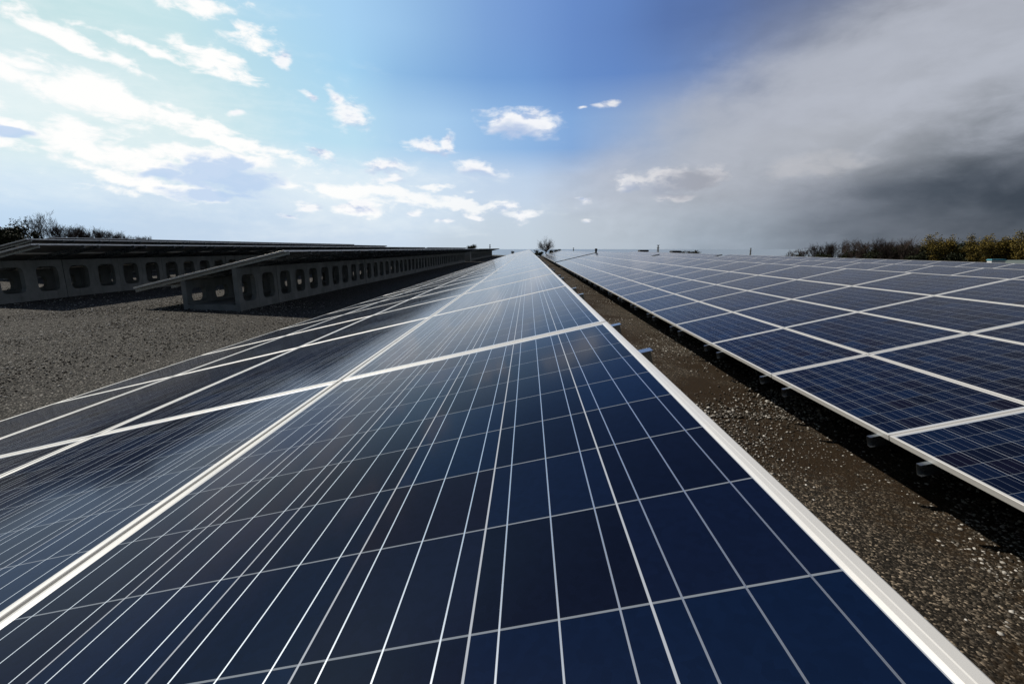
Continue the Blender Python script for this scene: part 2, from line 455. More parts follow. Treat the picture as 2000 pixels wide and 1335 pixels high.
def mat_ground():
    m, t, p = material('gravel_ground')
    ob = t.n.new('ShaderNodeTexCoord')
    P = ob.outputs['Object']
    v1 = t.n.new('ShaderNodeTexVoronoi')
    v1.inputs['Scale'].default_value = 85.0
    t.l.new(P, v1.inputs['Vector'])
    v2 = t.n.new('ShaderNodeTexVoronoi')
    v2.inputs['Scale'].default_value = 44.0
    t.l.new(P, v2.inputs['Vector'])
    s1 = t.n.new('ShaderNodeSeparateColor')
    t.l.new(v1.outputs['Color'], s1.inputs[0])
    stone = t.ramp(s1.outputs[0], [(0.0, (0.008, 0.0078, 0.007)), (0.4, (0.021, 0.0203, 0.018)), (0.7, (0.050, 0.0475, 0.042)), (0.9, (0.14, 0.134, 0.122)), (1.0, (0.36, 0.34, 0.30))])
    big = t.noise(P, 0.55, 6.0, 0.6, 0.4)
    fine = t.noise(P, 22.0, 5.0, 0.65)
    soil = t.mix(fine.outputs[0], (0.011, 0.0068, 0.003, 1), (0.040, 0.024, 0.010, 1))
    sp = t.n.new('ShaderNodeSeparateXYZ')
    t.l.new(P, sp.inputs[0])
    # the lane between the two nearest rows is trodden soil with moss, open gravel elsewhere
    lane = t.m('MULTIPLY', t.smooth(sp.outputs[0], -1.0, 1.2), t.smooth(sp.outputs[0], 9.0, 12.0, 1.0, 0.0))
    amt = t.m('MULTIPLY', lane, t.smooth(t.m('ADD', big.outputs[0], t.m('MULTIPLY', t.m('SUBTRACT', fine.outputs[0], 0.5), 0.45)), 0.40, 0.58))
    stone = t.mix(t.m('MULTIPLY', lane, 0.55), stone, t.mix(1.0, stone, (0.85, 0.62, 0.36, 1), 'MULTIPLY'))
    col = t.mix(amt, stone, soil)
    grass = t.smooth(sp.outputs[1], 98.0, 130.0)
    gcol = t.mix(fine.outputs[0], (0.03, 0.04, 0.015, 1), (0.07, 0.065, 0.03, 1))
    col = t.mix(grass, col, gcol)
    t.l.new(col, p.inputs['Base Color'])
    p.inputs['Roughness'].default_value = 0.95
    p.inputs['Specular IOR Level'].default_value = 0.2
    h = t.m('ADD', t.m('MULTIPLY', t.m('SUBTRACT', 1.0, v1.outputs['Distance']), 0.6), t.m('MULTIPLY', t.m('SUBTRACT', 1.0, v2.outputs['Distance']), 0.5))
    h = t.m('ADD', h, t.m('MULTIPLY', fine.outputs[0], 0.4))
    b = t.n.new('ShaderNodeBump')
    b.inputs['Strength'].default_value = 0.9
    b.inputs['Distance'].default_value = 0.011
    t.l.new(h, b.inputs['Height'])
    t.l.new(b.outputs[0], p.inputs['Normal'])
    return m


def mat_island(name, stops, rough=0.9, spec=0.2, trans=0.0):
    """each loose piece of the mesh (stone, leaf, twig) draws its own colour"""
    m, t, p = material(name)
    g = t.n.new('ShaderNodeNewGeometry')
    c = t.ramp(g.outputs['Random Per Island'], stops)
    t.l.new(c, p.inputs['Base Color'])
    p.inputs['Roughness'].default_value = rough
    p.inputs['Specular IOR Level'].default_value = spec
    return m


def mat_water():
    m, t, p = material('far_water')
    ob = t.n.new('ShaderNodeTexCoord')
    n = t.noise(ob.outputs['Object'], 0.01, 5.0, 0.6)
    t.l.new(t.mix(n.outputs[0], (0.22, 0.29, 0.36, 1), (0.26, 0.33, 0.40, 1)), p.inputs['Base Color'])
    p.inputs['Roughness'].default_value = 0.35
    return m


M_CELL = mat_cells()
M_FRAME = mat_metal('anodised_frame', (0.72, 0.715, 0.69, 1), 0.40, 0.25, 0.04)
M_STRIP = mat_metal('dull_aluminium', (0.42, 0.42, 0.41, 1), 0.5, 0.2, 0.08)
M_BACK = mat_metal('white_backsheet', (0.22, 0.22, 0.22, 1), 0.7)
M_RAIL = mat_metal('galvanised_steel', (0.36, 0.40, 0.44, 1), 0.25, 0.95, 0.08, 9.0)
M_CONC = mat_concrete()
M_GROUND = mat_ground()
M_STONE = mat_island('loose_stone', [(0.0, (0.02, 0.017, 0.013)), (0.35, (0.06, 0.052, 0.041)), (0.6, (0.17, 0.155, 0.13)), (0.82, (0.42, 0.40, 0.36)), (1.0, (0.62, 0.60, 0.55))], 0.85)
M_BARK = mat_metal('bark', (0.055, 0.045, 0.038, 1), 0.95, 0.0, 0.2, 3.0)
M_TWIG = mat_island('bare_twigs', [(0.0, (0.030, 0.022, 0.018)), (1.0, (0.075, 0.056, 0.050))])
M_TWIGP = mat_island('pale_twigs', [(0.0, (0.08, 0.068, 0.064)), (1.0, (0.15, 0.132, 0.125))])
M_LEAFD = mat_island('dark_leaves', [(0.0, (0.008, 0.012, 0.005)), (0.6, (0.022, 0.028, 0.010)), (1.0, (0.045, 0.050, 0.018))], 0.7)
M_LEAFY = mat_island('yellowing_leaves', [(0.0, (0.055, 0.045, 0.012)), (0.5, (0.14, 0.108, 0.022)), (1.0, (0.25, 0.185, 0.040))], 0.8)
M_WATER = mat_water()
M_WHITE = mat_metal('white_paint', (0.8, 0.8, 0.78, 1), 0.5, 0.0, 0.04)
M_TEAL = mat_metal('teal_roof_paint', (0.10, 0.34, 0.42, 1), 0.5, 0.0, 0.08)
M_GREENROOF = mat_metal('grey_green_roof', (0.16, 0.20, 0.185, 1), 0.6, 0.0, 0.08)
M_DARK = mat_metal('dark_grey_paint', (0.05, 0.05, 0.05, 1), 0.6, 0.0, 0.1)
M_GREYP = mat_metal('grey_cabinet_paint', (0.30, 0.30, 0.29, 1), 0.6, 0.0, 0.08)


# ------------------------------------------------------------------ mesh helpers
class MB:
    def __init__(self):
        self.v, self.f, self.mi = [], [], []

    def quad(self, pts, mi=0):
        b = len(self.v)
        self.v += [tuple(p) for p in pts]
        self.f.append(tuple(range(b, b + len(pts))))
        self.mi.append(mi)

    def box(self, x0, x1, y0, y1, z0, z1, mi=0):
        b = len(self.v)
        self.v += [(x0, y0, z0), (x1, y0, z0), (x1, y1, z0), (x0, y1, z0), (x0, y0, z1), (x1, y0, z1), (x1, y1, z1), (x0, y1, z1)]
        for q in ((0, 3, 2, 1), (4, 5, 6, 7), (0, 1, 5, 4), (1, 2, 6, 5), (2, 3, 7, 6), (3, 0, 4, 7)):
            self.f.append(tuple(b + i for i in q))
            self.mi.append(mi)

    def tube(self, pts, rads, sides=4, mi=0):
        b0 = None
        for i, (p, r) in enumerate(zip(pts, rads)):
            p = Vector(p)
            d = (Vector(pts[min(i + 1, len(pts) - 1)]) - Vector(pts[max(i - 1, 0)])).normalized()
            a = d.orthogonal().normalized()
            c = d.cross(a)
            b = len(self.v)
            for k in range(sides):
                t = 2 * math.pi * k / sides
                self.v.append(tuple(p + (a * math.cos(t) + c * math.sin(t)) * r))
            if b0 is not None:
                for k in range(sides):
                    k2 = (k + 1) % sides
                    self.f.append((b0 + k, b0 + k2, b + k2, b + k))
                    self.mi.append(mi)
            b0 = b
        self.f.append(tuple(b0 + k for k in range(sides)))
        self.mi.append(mi)

    def mesh(self, name, mats, uv=None, smooth=False):
        me = bpy.data.meshes.new(name)
        me.from_pydata(self.v, [], self.f)
        for m in (mats if isinstance(mats, (list, tuple)) else [mats]):
            me.materials.append(m)
        me.polygons.foreach_set('material_index', self.mi)
        if smooth:
            me.polygons.foreach_set('use_smooth', [True] * len(self.f))
        me.update()
        return me


def put(name, me, parent=None, loc=(0, 0, 0)):
    o = bpy.data.objects.new(name, me)
    COL.objects.link(o)
    o.location = loc
    if parent is not None:
        o.parent = parent
    return o


def tag(o, label=None, cat=None, group=None, kind=None):
    if label:
        o['label'] = label
    if cat:
        o['category'] = cat
    if group:
        o['group'] = group
    if kind:
        o['kind'] = kind
    return o


def thing(name, label, cat, loc=(0, 0, 0), group=None, rz=0.0):
    o = put(name, None, None, loc)
    o.empty_display_size = 0.3
    o.rotation_euler = (0, 0, rz)
    return tag(o, label, cat, group)


# ------------------------------------------------------------------ ground
GX = [-400, -90, -60, -26, -20, -14, -8, -1.7, 4.5, 10.7, 17, 30, 60, 100, 400]
GZ = [3.2, 2.3, 1.7, 0.88, 0.62, 0.37, 0.23, 0.02, -0.12, -0.27, -0.33, -0.6, -1.3, -1.8, -3.5]


def gz(x, y):
    z = float(np.interp(x, GX, GZ))
    if y > 112:
        s = min((y - 112) / 140.0, 1.0)
        z -= 84 * s * s * (3 - 2 * s)
    return z


def build_ground():
    xs = sorted(set([-400, -250, -150, -110, 110, 150, 250, 400] + list(np.linspace(-90, 90, 91))))
    ys = sorted(set(list(np.linspace(-40, 110, 51)) + list(np.linspace(112, 260, 30)) + [400.0]))
    m = MB()
    r = random.Random(3)
    idx = {}
    for j, y in enumerate(ys):
        for i, x in enumerate(xs):
            idx[i, j] = len(m.v)
            near = -3 < x < 11 or -30 < x < -4
            m.v.append((x, y, gz(x, y) + (r.uniform(-0.015, 0.015) if near else r.uniform(-0.05, 0.05))))
    for j in range(len(ys) - 1):
        for i in range(len(xs) - 1):
            m.f.append((idx[i, j], idx[i + 1, j], idx[i + 1, j + 1], idx[i, j + 1]))
            m.mi.append(0)
    tag(put('ground', m.mesh('ground', M_GROUND, smooth=True)), kind='structure')
    w = MB()
    w.quad([(-30000, 200, -80), (30000, 200, -80), (30000, 40000, -80), (-30000, 40000, -80)])
    tag(put('water', w.mesh('water', M_WATER)), kind='structure')


build_ground()


def build_gravel():
    """loose stones lying on the gravel, one heap of stuff"""
    base_v = np.array([(0, 0, 1), (0.894, 0, 0.447), (0.276, 0.851, 0.447), (-0.724, 0.526, 0.447), (-0.724, -0.526, 0.447), (0.276, -0.851, 0.447),
                       (0.724, 0.526, -0.447), (-0.276, 0.851, -0.447), (-0.894, 0, -0.447), (-0.276, -0.851, -0.447), (0.724, -0.526, -0.447), (0, 0, -1)])
    base_f = np.array([(0, 1, 2), (0, 2, 3), (0, 3, 4), (0, 4, 5), (0, 5, 1), (1, 6, 2), (2, 7, 3), (3, 8, 4), (4, 9, 5), (5, 10, 1),
                       (2, 6, 7), (3, 7, 8), (4, 8, 9), (5, 9, 10), (1, 10, 6), (6, 11, 7), (7, 11, 8), (8, 11, 9), (9, 11, 10), (10, 11, 6)])
    r = np.random.default_rng(5)
    P, S = [], []

    def strew(n, x0, x1, y0, y1, smin, smax, clump):
        x = r.uniform(x0, x1, n * 3)
        y = y0 + (y1 - y0) * r.uniform(0, 1, n * 3) ** 1.7
        k = np.sin(x * 2.3 + 1.3 * np.sin(y * 0.9)) + np.sin(y * 1.7 + 2.0 * np.sin(x * 1.1 + 0.7)) + r.normal(0, 0.8, n * 3)
        keep = np.argsort(-(k * clump + r.normal(0, 1, n * 3) * (1 - clump)))[:n]
        P.append(np.stack([x[keep], y[keep]], 1))
        s = smin + (smax - smin) * r.uniform(0, 1, n) ** 2.5
        S.append(s)

    strew(20000, 1.4, 3.7, 0.6, 6.0, 0.004, 0.013, 0.7)
    strew(14000, 1.4, 3.4, 0.6, 4.5, 0.003, 0.009, 0.35)
    strew(9000, 1.4, 3.7, 5.0, 30.0, 0.006, 0.017, 0.6)
    strew(26000, -12.0, -3.4, 3.0, 14.0, 0.006, 0.015, 0.2)
    strew(6000, -17.0, -8.0, 7.0, 20.0, 0.008, 0.02, 0.2)
    P, S = np.concatenate(P), np.concatenate(S)
    n = len(P)
    z = np.interp(P[:, 0], GX, GZ)
    jit = r.uniform(0.7, 1.3, (n, 12, 1))
    sc3 = S[:, None] * r.uniform(0.65, 1.35, (n, 3)) * np.array([1.15, 1.15, 0.75])
    V = base_v[None] * jit * sc3[:, None, :]
    a = r.uniform(0, 6.28, n)
    ca, sa = np.cos(a)[:, None], np.sin(a)[:, None]
    V = np.stack([V[..., 0] * ca - V[..., 1] * sa, V[..., 0] * sa + V[..., 1] * ca, V[..., 2]], -1)
    V[..., 0] += P[:, 0, None]
    V[..., 1] += P[:, 1, None]
    V[..., 2] += (z + S * 0.35)[:, None]
    F = (base_f[None] + (np.arange(n) * 12)[:, None, None]).reshape(-1)
    me = bpy.data.meshes.new('gravel')
    me.vertices.add(n * 12)
    me.vertices.foreach_set('co', V.reshape(-1).astype(np.float32))
    nf = n * 20
    me.loops.add(nf * 3)
    me.loops.foreach_set('vertex_index', F.astype(np.int32))
    me.polygons.add(nf)
    me.polygons.foreach_set('loop_start', np.arange(0, nf * 3, 3, dtype=np.int32))
    me.update(calc_edges=True)
    me.validate()
    me.materials.append(M_STONE)
    tag(put('gravel', me), label='loose pale and dark gravel stones strewn over the ground', cat='gravel', kind='stuff')


build_gravel()

# ------------------------------------------------------------------ solar arrays
TILT = R(13.136)
TT = math.tan(TILT)
PW, PL, GAPW, GAPL = 0.990, 1.650, 0.012, 0.012   # module size across the slope and along the row
SW, SL = PW + GAPW, PL + GAPL
FW, FT = 0.0195, 0.040                             # frame flange and depth


def panel_meshes():
    """module with its outer corner at the origin: +y along the row, +x across the slope (downhill is -x)"""
    f = MB()
    xs0, xs1, ys0, ys1 = -PW, 0.0, 0.0, PL
    hx = 0.0095

    def ring(x, y, z):
        return [(xs0 + x, ys0 + y, z), (xs1 - x, ys0 + y, z), (xs1 - x, ys1 - y, z), (xs0 + x, ys1 - y, z)]
    loops = [ring(0, 0, -FT), ring(0, 0, -0.0018), ring(0.0015, 0.0015, -0.0006), ring(hx, hx, 0.0), ring(hx + 0.0012, hx + 0.0012, -0.0003), ring(FW - 0.004, FW - 0.004, -0.0006), ring(FW, FW, -0.0020), ring(FW, FW, -FT + 0.002), ring(0.03, 0.03, -FT + 0.002), ring(0.03, 0.03, -FT)]
    for a, b in zip(loops, loops[1:] + loops[:1]):
        for k in range(4):
            k2 = (k + 1) % 4
            f.quad([a[k], a[k2], b[k2], b[k]], 0)
    frame = f.mesh('panel_frame', [M_FRAME])
    bm = bmesh.new()
    bm.from_mesh(frame)
    bmesh.ops.remove_doubles(bm, verts=bm.verts, dist=1e-5)
    bmesh.ops.recalc_face_normals(bm, faces=bm.faces)
    bm.to_mesh(frame)
    bm.free()
    g = MB()
    x0, x1, y0, y1 = xs0 + FW, xs1 - FW, FW, PL - FW
    z1, z0 = -0.0020, -0.0070
    top = [(x0, y0, z1), (x1, y0, z1), (x1, y1, z1), (x0, y1, z1)]
    bot = [(x0, y0, z0), (x0, y1, z0), (x1, y1, z0), (x1, y0, z0)]
    g.quad(top, 0)
    g.quad(bot, 1)
    glass = g.mesh('cell_sheet', [M_CELL, M_BACK])
    uv = glass.uv_layers.new(name='UVMap')
    for poly in glass.polygons:
        for li in poly.loop_indices:
            co = glass.vertices[glass.loops[li].vertex_index].co
            uv.data[li].uv = (co.y - y0, x1 - co.x)
    return frame, glass


ME_FRAME, ME_GLASS = panel_meshes()


def rail_mesh():
    """C section under the modules: open to -y, runs down the slope from x=+0.075 to past the low edge"""
    m = MB()
    L0, L1, B, H, th = -4 * SW - 0.060, 0.062, 0.036, 0.080, 0.0032
    m.box(L0, L1, 0, B, -th, 0)
    m.box(L0, L1, B - th, B, -H + th, -th)
    m.box(L0, L1, 0, B, -H, -H + th)
    return m.mesh('rail', [M_RAIL])


ME_RAIL = rail_mesh()


def strip_mesh():
    m = MB()
    a = GAPL / 2
    for r_ in range(4):
        x1, x0 = -r_ * SW - 0.012, -r_ * SW - PW + 0.012
        e = a - 0.0004
        pr = [(-e, -0.0030), (-e * 0.5, -0.0024), (e * 0.5, -0.0024), (e, -0.0030), (e * 0.8, -0.0035), (e * 0.8, -0.03), (-e * 0.8, -0.03), (-e * 0.8, -0.0035)]
        for k in range(len(pr)):
            p, q = pr[k], pr[(k + 1) % len(pr)]
            m.quad([(x0, p[0], p[1]), (x1, p[0], p[1]), (x1, q[0], q[1]), (x0, q[0], q[1])])
        for xx in (x0, x1):
            m.quad([(xx, pr[7][0], pr[7][1]), (xx, pr[4][0], pr[4][1]), (xx, pr[5][0], pr[5][1]), (xx, pr[6][0], pr[6][1])])
            m.quad([(xx, p[0], p[1]) for p in pr[:4]])
    return m.mesh('seam_strip', [M_STRIP])


ME_STRIP = strip_mesh()


def joined(frame, glass, spots):
    """many modules as one mesh (the far remainder of a row)"""
    V, F, MI, UV = [], [], [], []
    parts = []
    for me, off in ((frame, 0), (glass, 1)):
        co = np.array([v.co[:] for v in me.vertices])
        parts.append((co, [tuple(p.vertices) for p in me.polygons], [p.material_index + off for p in me.polygons],
                      [[(me.uv_layers[0].data[li].uv[:] if me.uv_layers else (0, 0)) for li in p.loop_indices] for p in me.polygons]))
    for (x, y, z) in spots:
        for co, fs, mi, uvs in parts:
            b = len(V)
            V += [tuple(c) for c in co + np.array((x, y, z))]
            F += [tuple(b + i for i in f) for f in fs]
            MI += mi
            UV += [u for q in uvs for u in q]
    me = bpy.data.meshes.new('panels')
    me.from_pydata(V, [], F)
    for m in (M_FRAME, M_CELL, M_BACK):
        me.materials.append(m)
    me.polygons.foreach_set('material_index', MI)
    uv = me.uv_layers.new(name='UVMap')
    uv.data.foreach_set('uv', np.array(UV, dtype=np.float32).reshape(-1))
    me.update()
    return me


def solar_array(label, xh, zh, y0, ncol, fine=True, dzy=0.0, group=None):
    """one table: 4 modules down the slope, ncol along the row, high edge at x=xh"""
    r = random.Random(int(abs(xh) * 31 + y0 * 7))
    t = thing('solar_array', label, 'solar panels', (xh, y0, zh + CAMZ), group)
    t.rotation_euler = (math.atan(dzy), -TILT, 0)
    cells = [(r_, c_) for c_ in range(ncol) for r_ in range(4)]
    own, rest = cells[:100], cells[100:]
    for r_, c_ in own:
        p = put('solar_panel', ME_FRAME, t, (-r_ * SW, c_ * SL, 0.0))
        p.rotation_euler = (R(r.uniform(-0.06, 0.06)), R(r.uniform(-0.06, 0.06)), 0)
        put('cell_sheet', ME_GLASS, p)
    if rest:
        o = put('far_solar_panels', joined(ME_FRAME, ME_GLASS, [(-r_ * SW, c_ * SL, 0.0) for r_, c_ in rest]), t)
        o['kind'] = 'stuff'
    for c_ in range(1, ncol):
        put('seam_strip', ME_STRIP, t, (0, c_ * SL - GAPL / 2, 0))
    k = 0
    for c_ in range(ncol):
        for off in (0.085, PL - 0.36):
            put('rail', ME_RAIL, t, (0, c_ * SL + off, -FT - 0.001))
            k += 1
    return t


# ------------------------------------------------------------------ concrete blocks
WX_R, WX_L = -1.28, -2.74         # outer faces of the two walls, from the high edge
BLEN = 1.87


def wall_with_windows(m, x0, x1, z0, z1, y0, y1, wins, ztop=None):
    """wall in the y-z plane between x0 and x1 with octagonal windows [(yc, zc, w, h, c)]; equal window cells along y"""
    n = len(wins)
    step = (y1 - y0) / n
    for i, (yc, zc, w, h, c) in enumerate(wins):
        a, b = y0 + i * step, y0 + (i + 1) * step
        rect = [(a, z0), (b, z0), (b, z1), (a, z1)]
        k = c * 0.29
        # chamfered and rounded corners, counter clockwise from bottom left
        corners = []
        for sy, sz in ((-1, -1), (1, -1), (1, 1), (-1, 1)):
            cy, cz = yc + sy * w / 2, zc + sz * h / 2
            if (sy, sz) in ((-1, -1), (1, 1)):
                pts = [(cy, cz - sz * c), (cy - sy * k, cz - sz * k), (cy - sy * c, cz)]
            else:
                pts = [(cy - sy * c, cz), (cy - sy * k, cz - sz * k), (cy, cz - sz * c)]
            corners.append(pts)
        # walking order: bottom-left corner ends on the bottom edge, and so on
        for xx, flip in ((x1, False), (x0, True)):
            def q(pts):
                pts3 = [(xx, p[0], p[1]) for p in pts]
                m.quad(pts3[::-1] if flip else pts3)
            for j in range(4):
                nx = (j + 1) % 4
                cj, cn = corners[j], corners[nx]
                q([rect[j], rect[nx], cn[0], cj[2]])
                q([rect[j], cj[2], cj[1]])
                q([rect[j], cj[1], cj[0]])
        loop = [p for cj in corners for p in cj]
        for j in range(len(loop)):
            p, s = loop[j], loop[(j + 1) % len(loop)]
            m.quad([(x0, p[0], p[1]), (x0, s[0], s[1]), (x1, s[0], s[1]), (x1, p[0], p[1])])
    m.quad([(x0, y0, z0), (x1, y0, z0), (x1, y0, z1), (x0, y0, z1)])
    m.quad([(x1, y1, z0), (x0, y1, z0), (x0, y1, z1), (x1, y1, z1)])
    m.quad([(x0, y0, z1), (x1, y0, z1), (x1, y1, z1), (x0, y1, z1)])
    m.quad([(x0, y1, z0), (x1, y1, z0), (x1, y0, z0), (x0, y0, z0)])


def block_mesh():
    """open concrete box: floor and two pierced side walls; origin on the ground below the high edge"""
    m = MB()
    hb = 1.475
    zr = hb + WX_R * TT - 0.135
    zl = hb + (WX_L + 0.12) * TT - 0.135
    L = BLEN - 0.012
    w = L / 2
    m.box(WX_L, WX_R, 0.0, L, -0.08, 0.13)
    wall_with_windows(m, WX_R - 0.12, WX_R - 0.001, 0.13, zr, 0.002, L - 0.002, [(w * 0.5, 0.53, 0.60, 0.68, 0.13), (w * 1.5, 0.53, 0.60, 0.68, 0.13)])
    wall_with_windows(m, WX_L + 0.001, WX_L + 0.12, 0.13, zl, 0.002, L - 0.002, [(w * 0.5, 0.36, 0.55, 0.33, 0.10), (w * 1.5, 0.36, 0.55, 0.33, 0.10)])
    # haunches where wall and floor meet
    for xa, s in ((WX_R - 0.12, -1), (WX_L + 0.12, 1)):
        m.quad([(xa, 0.004, 0.13), (xa, L - 0.004, 0.13), (xa, L - 0.004, 0.19), (xa, 0.004, 0.19)])
        m.quad([(xa, 0.004, 0.19), (xa, L - 0.004, 0.19), (xa + s * 0.06, L - 0.004, 0.131), (xa + s * 0.06, 0.004, 0.131)])
    me = m.mesh('concrete_block', [M_CONC])
    bm = bmesh.new()
    bm.from_mesh(me)
    bmesh.ops.remove_doubles(bm, verts=bm.verts, dist=1e-4)
    bmesh.ops.recalc_face_normals(bm, faces=bm.faces)
    bm.to_mesh(me)
    bm.free()
    return me


ME_BLOCK = block_mesh()


def block_row(xh, zh, y0, y1, first, second, rest, group):
    y, k = y0, 0
    r = random.Random(int(abs(xh) * 13 + y0))
    while y + BLEN < y1:
        o = put('concrete_block', ME_BLOCK, None, (xh + r.uniform(-0.012, 0.012), y, zh + CAMZ - 1.475 + r.uniform(-0.006, 0.002)))
        o.rotation_euler = (R(r.uniform(-0.15, 0.15)), 0, R(r.uniform(-0.2, 0.2)))
        tag(o, first if k == 0 and first else (second if k == 1 and second else rest), 'concrete block', group)
        y += BLEN
        k += 1


S0 = 1.665          # y of the first seam seen
CX, CZ = 0.2786, -0.2518
solar_array('blue solar array in the foreground, running straight away toward the bare tree', CX, CZ, S0 - 2 * SL, 28)
solar_array('far end of the foreground solar row, a pale narrowing strip beneath the bare tree', CX, CZ, S0 - 2 * SL + 28 * SL + 0.03, 29)
RX, RZ = 6.476, -0.402
solar_array('blue solar array on the right, first one across the brown gravel lane', RX, RZ, S0 - 2 * SL - 0.055, 28)
solar_array('pale solar array beyond the dark gap at the far end of the right row', RX, RZ, S0 - 2 * SL - 0.055 + 28 * SL + 1.6, 29)
solar_array('second solar array on the right, only its upper panels showing behind the first', 12.68, -0.535, S0 - 2 * SL + 0.4, 28)
solar_array('third solar array on the right, a thin band in front of the trees', 18.88, -0.575, S0 - 2 * SL + 0.9, 28)
solar_array('far part of the second right solar row, a thin pale band at the horizon', 12.68, -0.535, S0 - 2 * SL + 0.4 + 28 * SL + 1.6, 26)
solar_array('far part of the third right solar row, a sliver below the huts', 18.88, -0.575, S0 - 2 * SL + 0.9 + 28 * SL + 1.6, 24)
L1X, L1Z = -5.92, -0.045
solar_array('nearest left solar array, its corner jutting over the open end of the concrete blocks', L1X, L1Z, 11.45, 27)
solar_array('far half of the nearest left solar row, beyond the grey cabinet', L1X, L1Z, 58.2, 24)
L2X, L2Z = -12.12, 0.115
solar_array('second left solar array, standing on the concrete blocks at the left picture edge', L2X, L2Z, 11.35, 27)
solar_array('far half of the second left solar row, a dark line against the sky', L2X, L2Z, 58.0, 22)
solar_array('third left solar array, its sloping end just above the second one', -18.3, 0.345, 17.0, 27)
solar_array('rearmost left solar array below the dark shrubs', -24.5, 0.56, 24.0, 26)

block_row(L1X, L1Z, 11.55, 56.2, 'grey concrete block with open front end under the corner of the nearest left array',
          'grey concrete block second from the open end of the nearest left row',
          'pierced grey concrete block inside the long wall under the nearest left array', 'concrete blocks carrying the nearest left array')
block_row(L1X, L1Z, 58.4, 97.5, 'dark concrete block just beyond the grey cabinet in the nearest left row', None,
          'dark concrete block under the far half of the nearest left array', 'concrete blocks carrying the far half of the nearest left array')
block_row(L2X, L2Z, 11.45, 56.0, 'grey concrete block at the left picture edge, first of the second left row',
          'grey concrete block second from the left picture edge under the second left array',
          'pierced grey concrete block inside the wall under the second left array', 'concrete blocks carrying the second left array')
block_row(-18.3, 0.345, 17.1, 61.0, None, None, 'concrete block in shade under the third left array', 'concrete blocks carrying the third left array')
block_row(CX, CZ, S0 - 2 * SL + 0.1, 45.0, None, None, 'concrete block hidden in shade under the foreground array', 'concrete blocks carrying the foreground array')
block_row(RX, RZ, S0 - 2 * SL + 0.1, 45.0, None, None, 'concrete block in black shade under the first right array', 'concrete blocks carrying the first right array')


# ------------------------------------------------------------------ plants
def grow(seed, height, spread, levels=4, trunk_r=0.10, kids=(5, 5, 4, 4), up=0.35, split=1, start=0.25, fan=0):
    """returns (trunk MB, twig MB, list of twig tips)"""
    r = random.Random(seed)
    tr, tw, tips = MB(), MB(), []

    def branch(p, d, ln, rad, lev):
        pts, rads = [p], [rad]
        n = 4
        q = p.copy()
        dd = d.copy()
        for i in range(n):
            dd = (dd + Vector((r.gauss(0, .13), r.gauss(0, .13), r.gauss(0, .08) + (0.10 * up if lev > 0 else 0.05)))).normalized()
            q = q + dd * (ln / n)
            pts.append(q.copy())
            rads.append(rad * (1 - 0.75 * (i + 1) / n) + 0.004)
        (tr if lev <= split else tw).tube(pts, rads, 5 if lev == 0 else (4 if lev == 1 else 3))
        if lev >= levels:
            tips.append(q.copy())
            return
        for k in range(kids[min(lev, len(kids) - 1)]):
            f = r.uniform(start if lev == 0 else 0.25, 1.0)
            i = min(int(f * n), n - 1)
            s = pts[i].lerp(pts[i + 1], f * n - i)
            ang = r.uniform(0, 6.283)
            side = Vector((math.cos(ang), math.sin(ang), 0))
            nd = (dd * (0.75 if lev else 0.55) + side * r.uniform(0.5, 0.95) * spread + Vector((0, 0, up))).normalized()
            branch(s, nd, ln * r.uniform(0.45, 0.7), max(rad * 0.5 * (1 - 0.5 * f), 0.006), lev + 1)
        tips.append(q.copy())
    if fan:
        top = Vector((0.05, 0.0, height * 0.36))
        tr.tube([Vector((0, 0, -0.2)), Vector((0.03, 0, height * 0.2)), top], [trunk_r * 1.2, trunk_r, trunk_r * 0.9], 6)
        for k in range(fan):
            a, tilt = k * 2.4 + r.uniform(-0.3, 0.3), R(8 + 58 * ((k + 0.5) / fan) ** 0.8)
            d = Vector((math.cos(a) * math.sin(tilt), math.sin(a) * math.sin(tilt), math.cos(tilt)))
            branch(top - Vector((0, 0, r.uniform(0, height * 0.07))), d, height * (0.56 - 0.10 * k / fan), trunk_r * 0.45, 1)
        return tr, tw, tips
    branch(Vector((0, 0, -0.15)), Vector((r.gauss(0, .05), r.gauss(0, .05), 1)), height * 0.62, trunk_r, 0)
    return tr, tw, tips


def leaves(m, tips, r, per, size, cloud):
    for t in tips:
        for _ in range(per):
            p = t + Vector((r.gauss(0, cloud), r.gauss(0, cloud), r.gauss(0, cloud * 0.8)))
            a = Vector((r.gauss(0, 1), r.gauss(0, 1), r.gauss(0, 1))).normalized()
            b = a.orthogonal().normalized()
            c = a.cross(b)
            s = size * r.uniform(0.6, 1.4)
            m.quad([p - b * s, p - c * s * 0.5, p + b * s, p + c * s * 0.5])


def bare_kind(seed, h, spread, twig=M_TWIG, **k):
    tr, tw, tips = grow(seed, h, spread, **k)
    return [('trunk', tr.mesh('trunk', M_BARK)), ('crown', tw.mesh('crown', twig))]


def leafy_kind(seed, h, spread, mat, per, size, cloud, **k):
    tr, tw, tips = grow(seed, h, spread, **k)
    m = MB()
    leaves(m, tips, random.Random(seed + 50), per, size, cloud)
    for q in (tw,):
        b = len(m.v)
        m.v += q.v
        m.f += [tuple(b + i for i in f) for f in q.f]
        m.mi += [1] * len(q.f)
    return [('trunk', tr.mesh('trunk', M_BARK)), ('crown', m.mesh('crown', [mat, M_TWIG]))]


def plant(name, kind, label, cat, loc, s=1.0, rz=0.0, group=None, sz=None):
    t = thing(name, label, cat, loc, group, rz)
    t.scale = (s, s, sz or s)
    for n, me in kind:
        put(n, me, t)
    return t


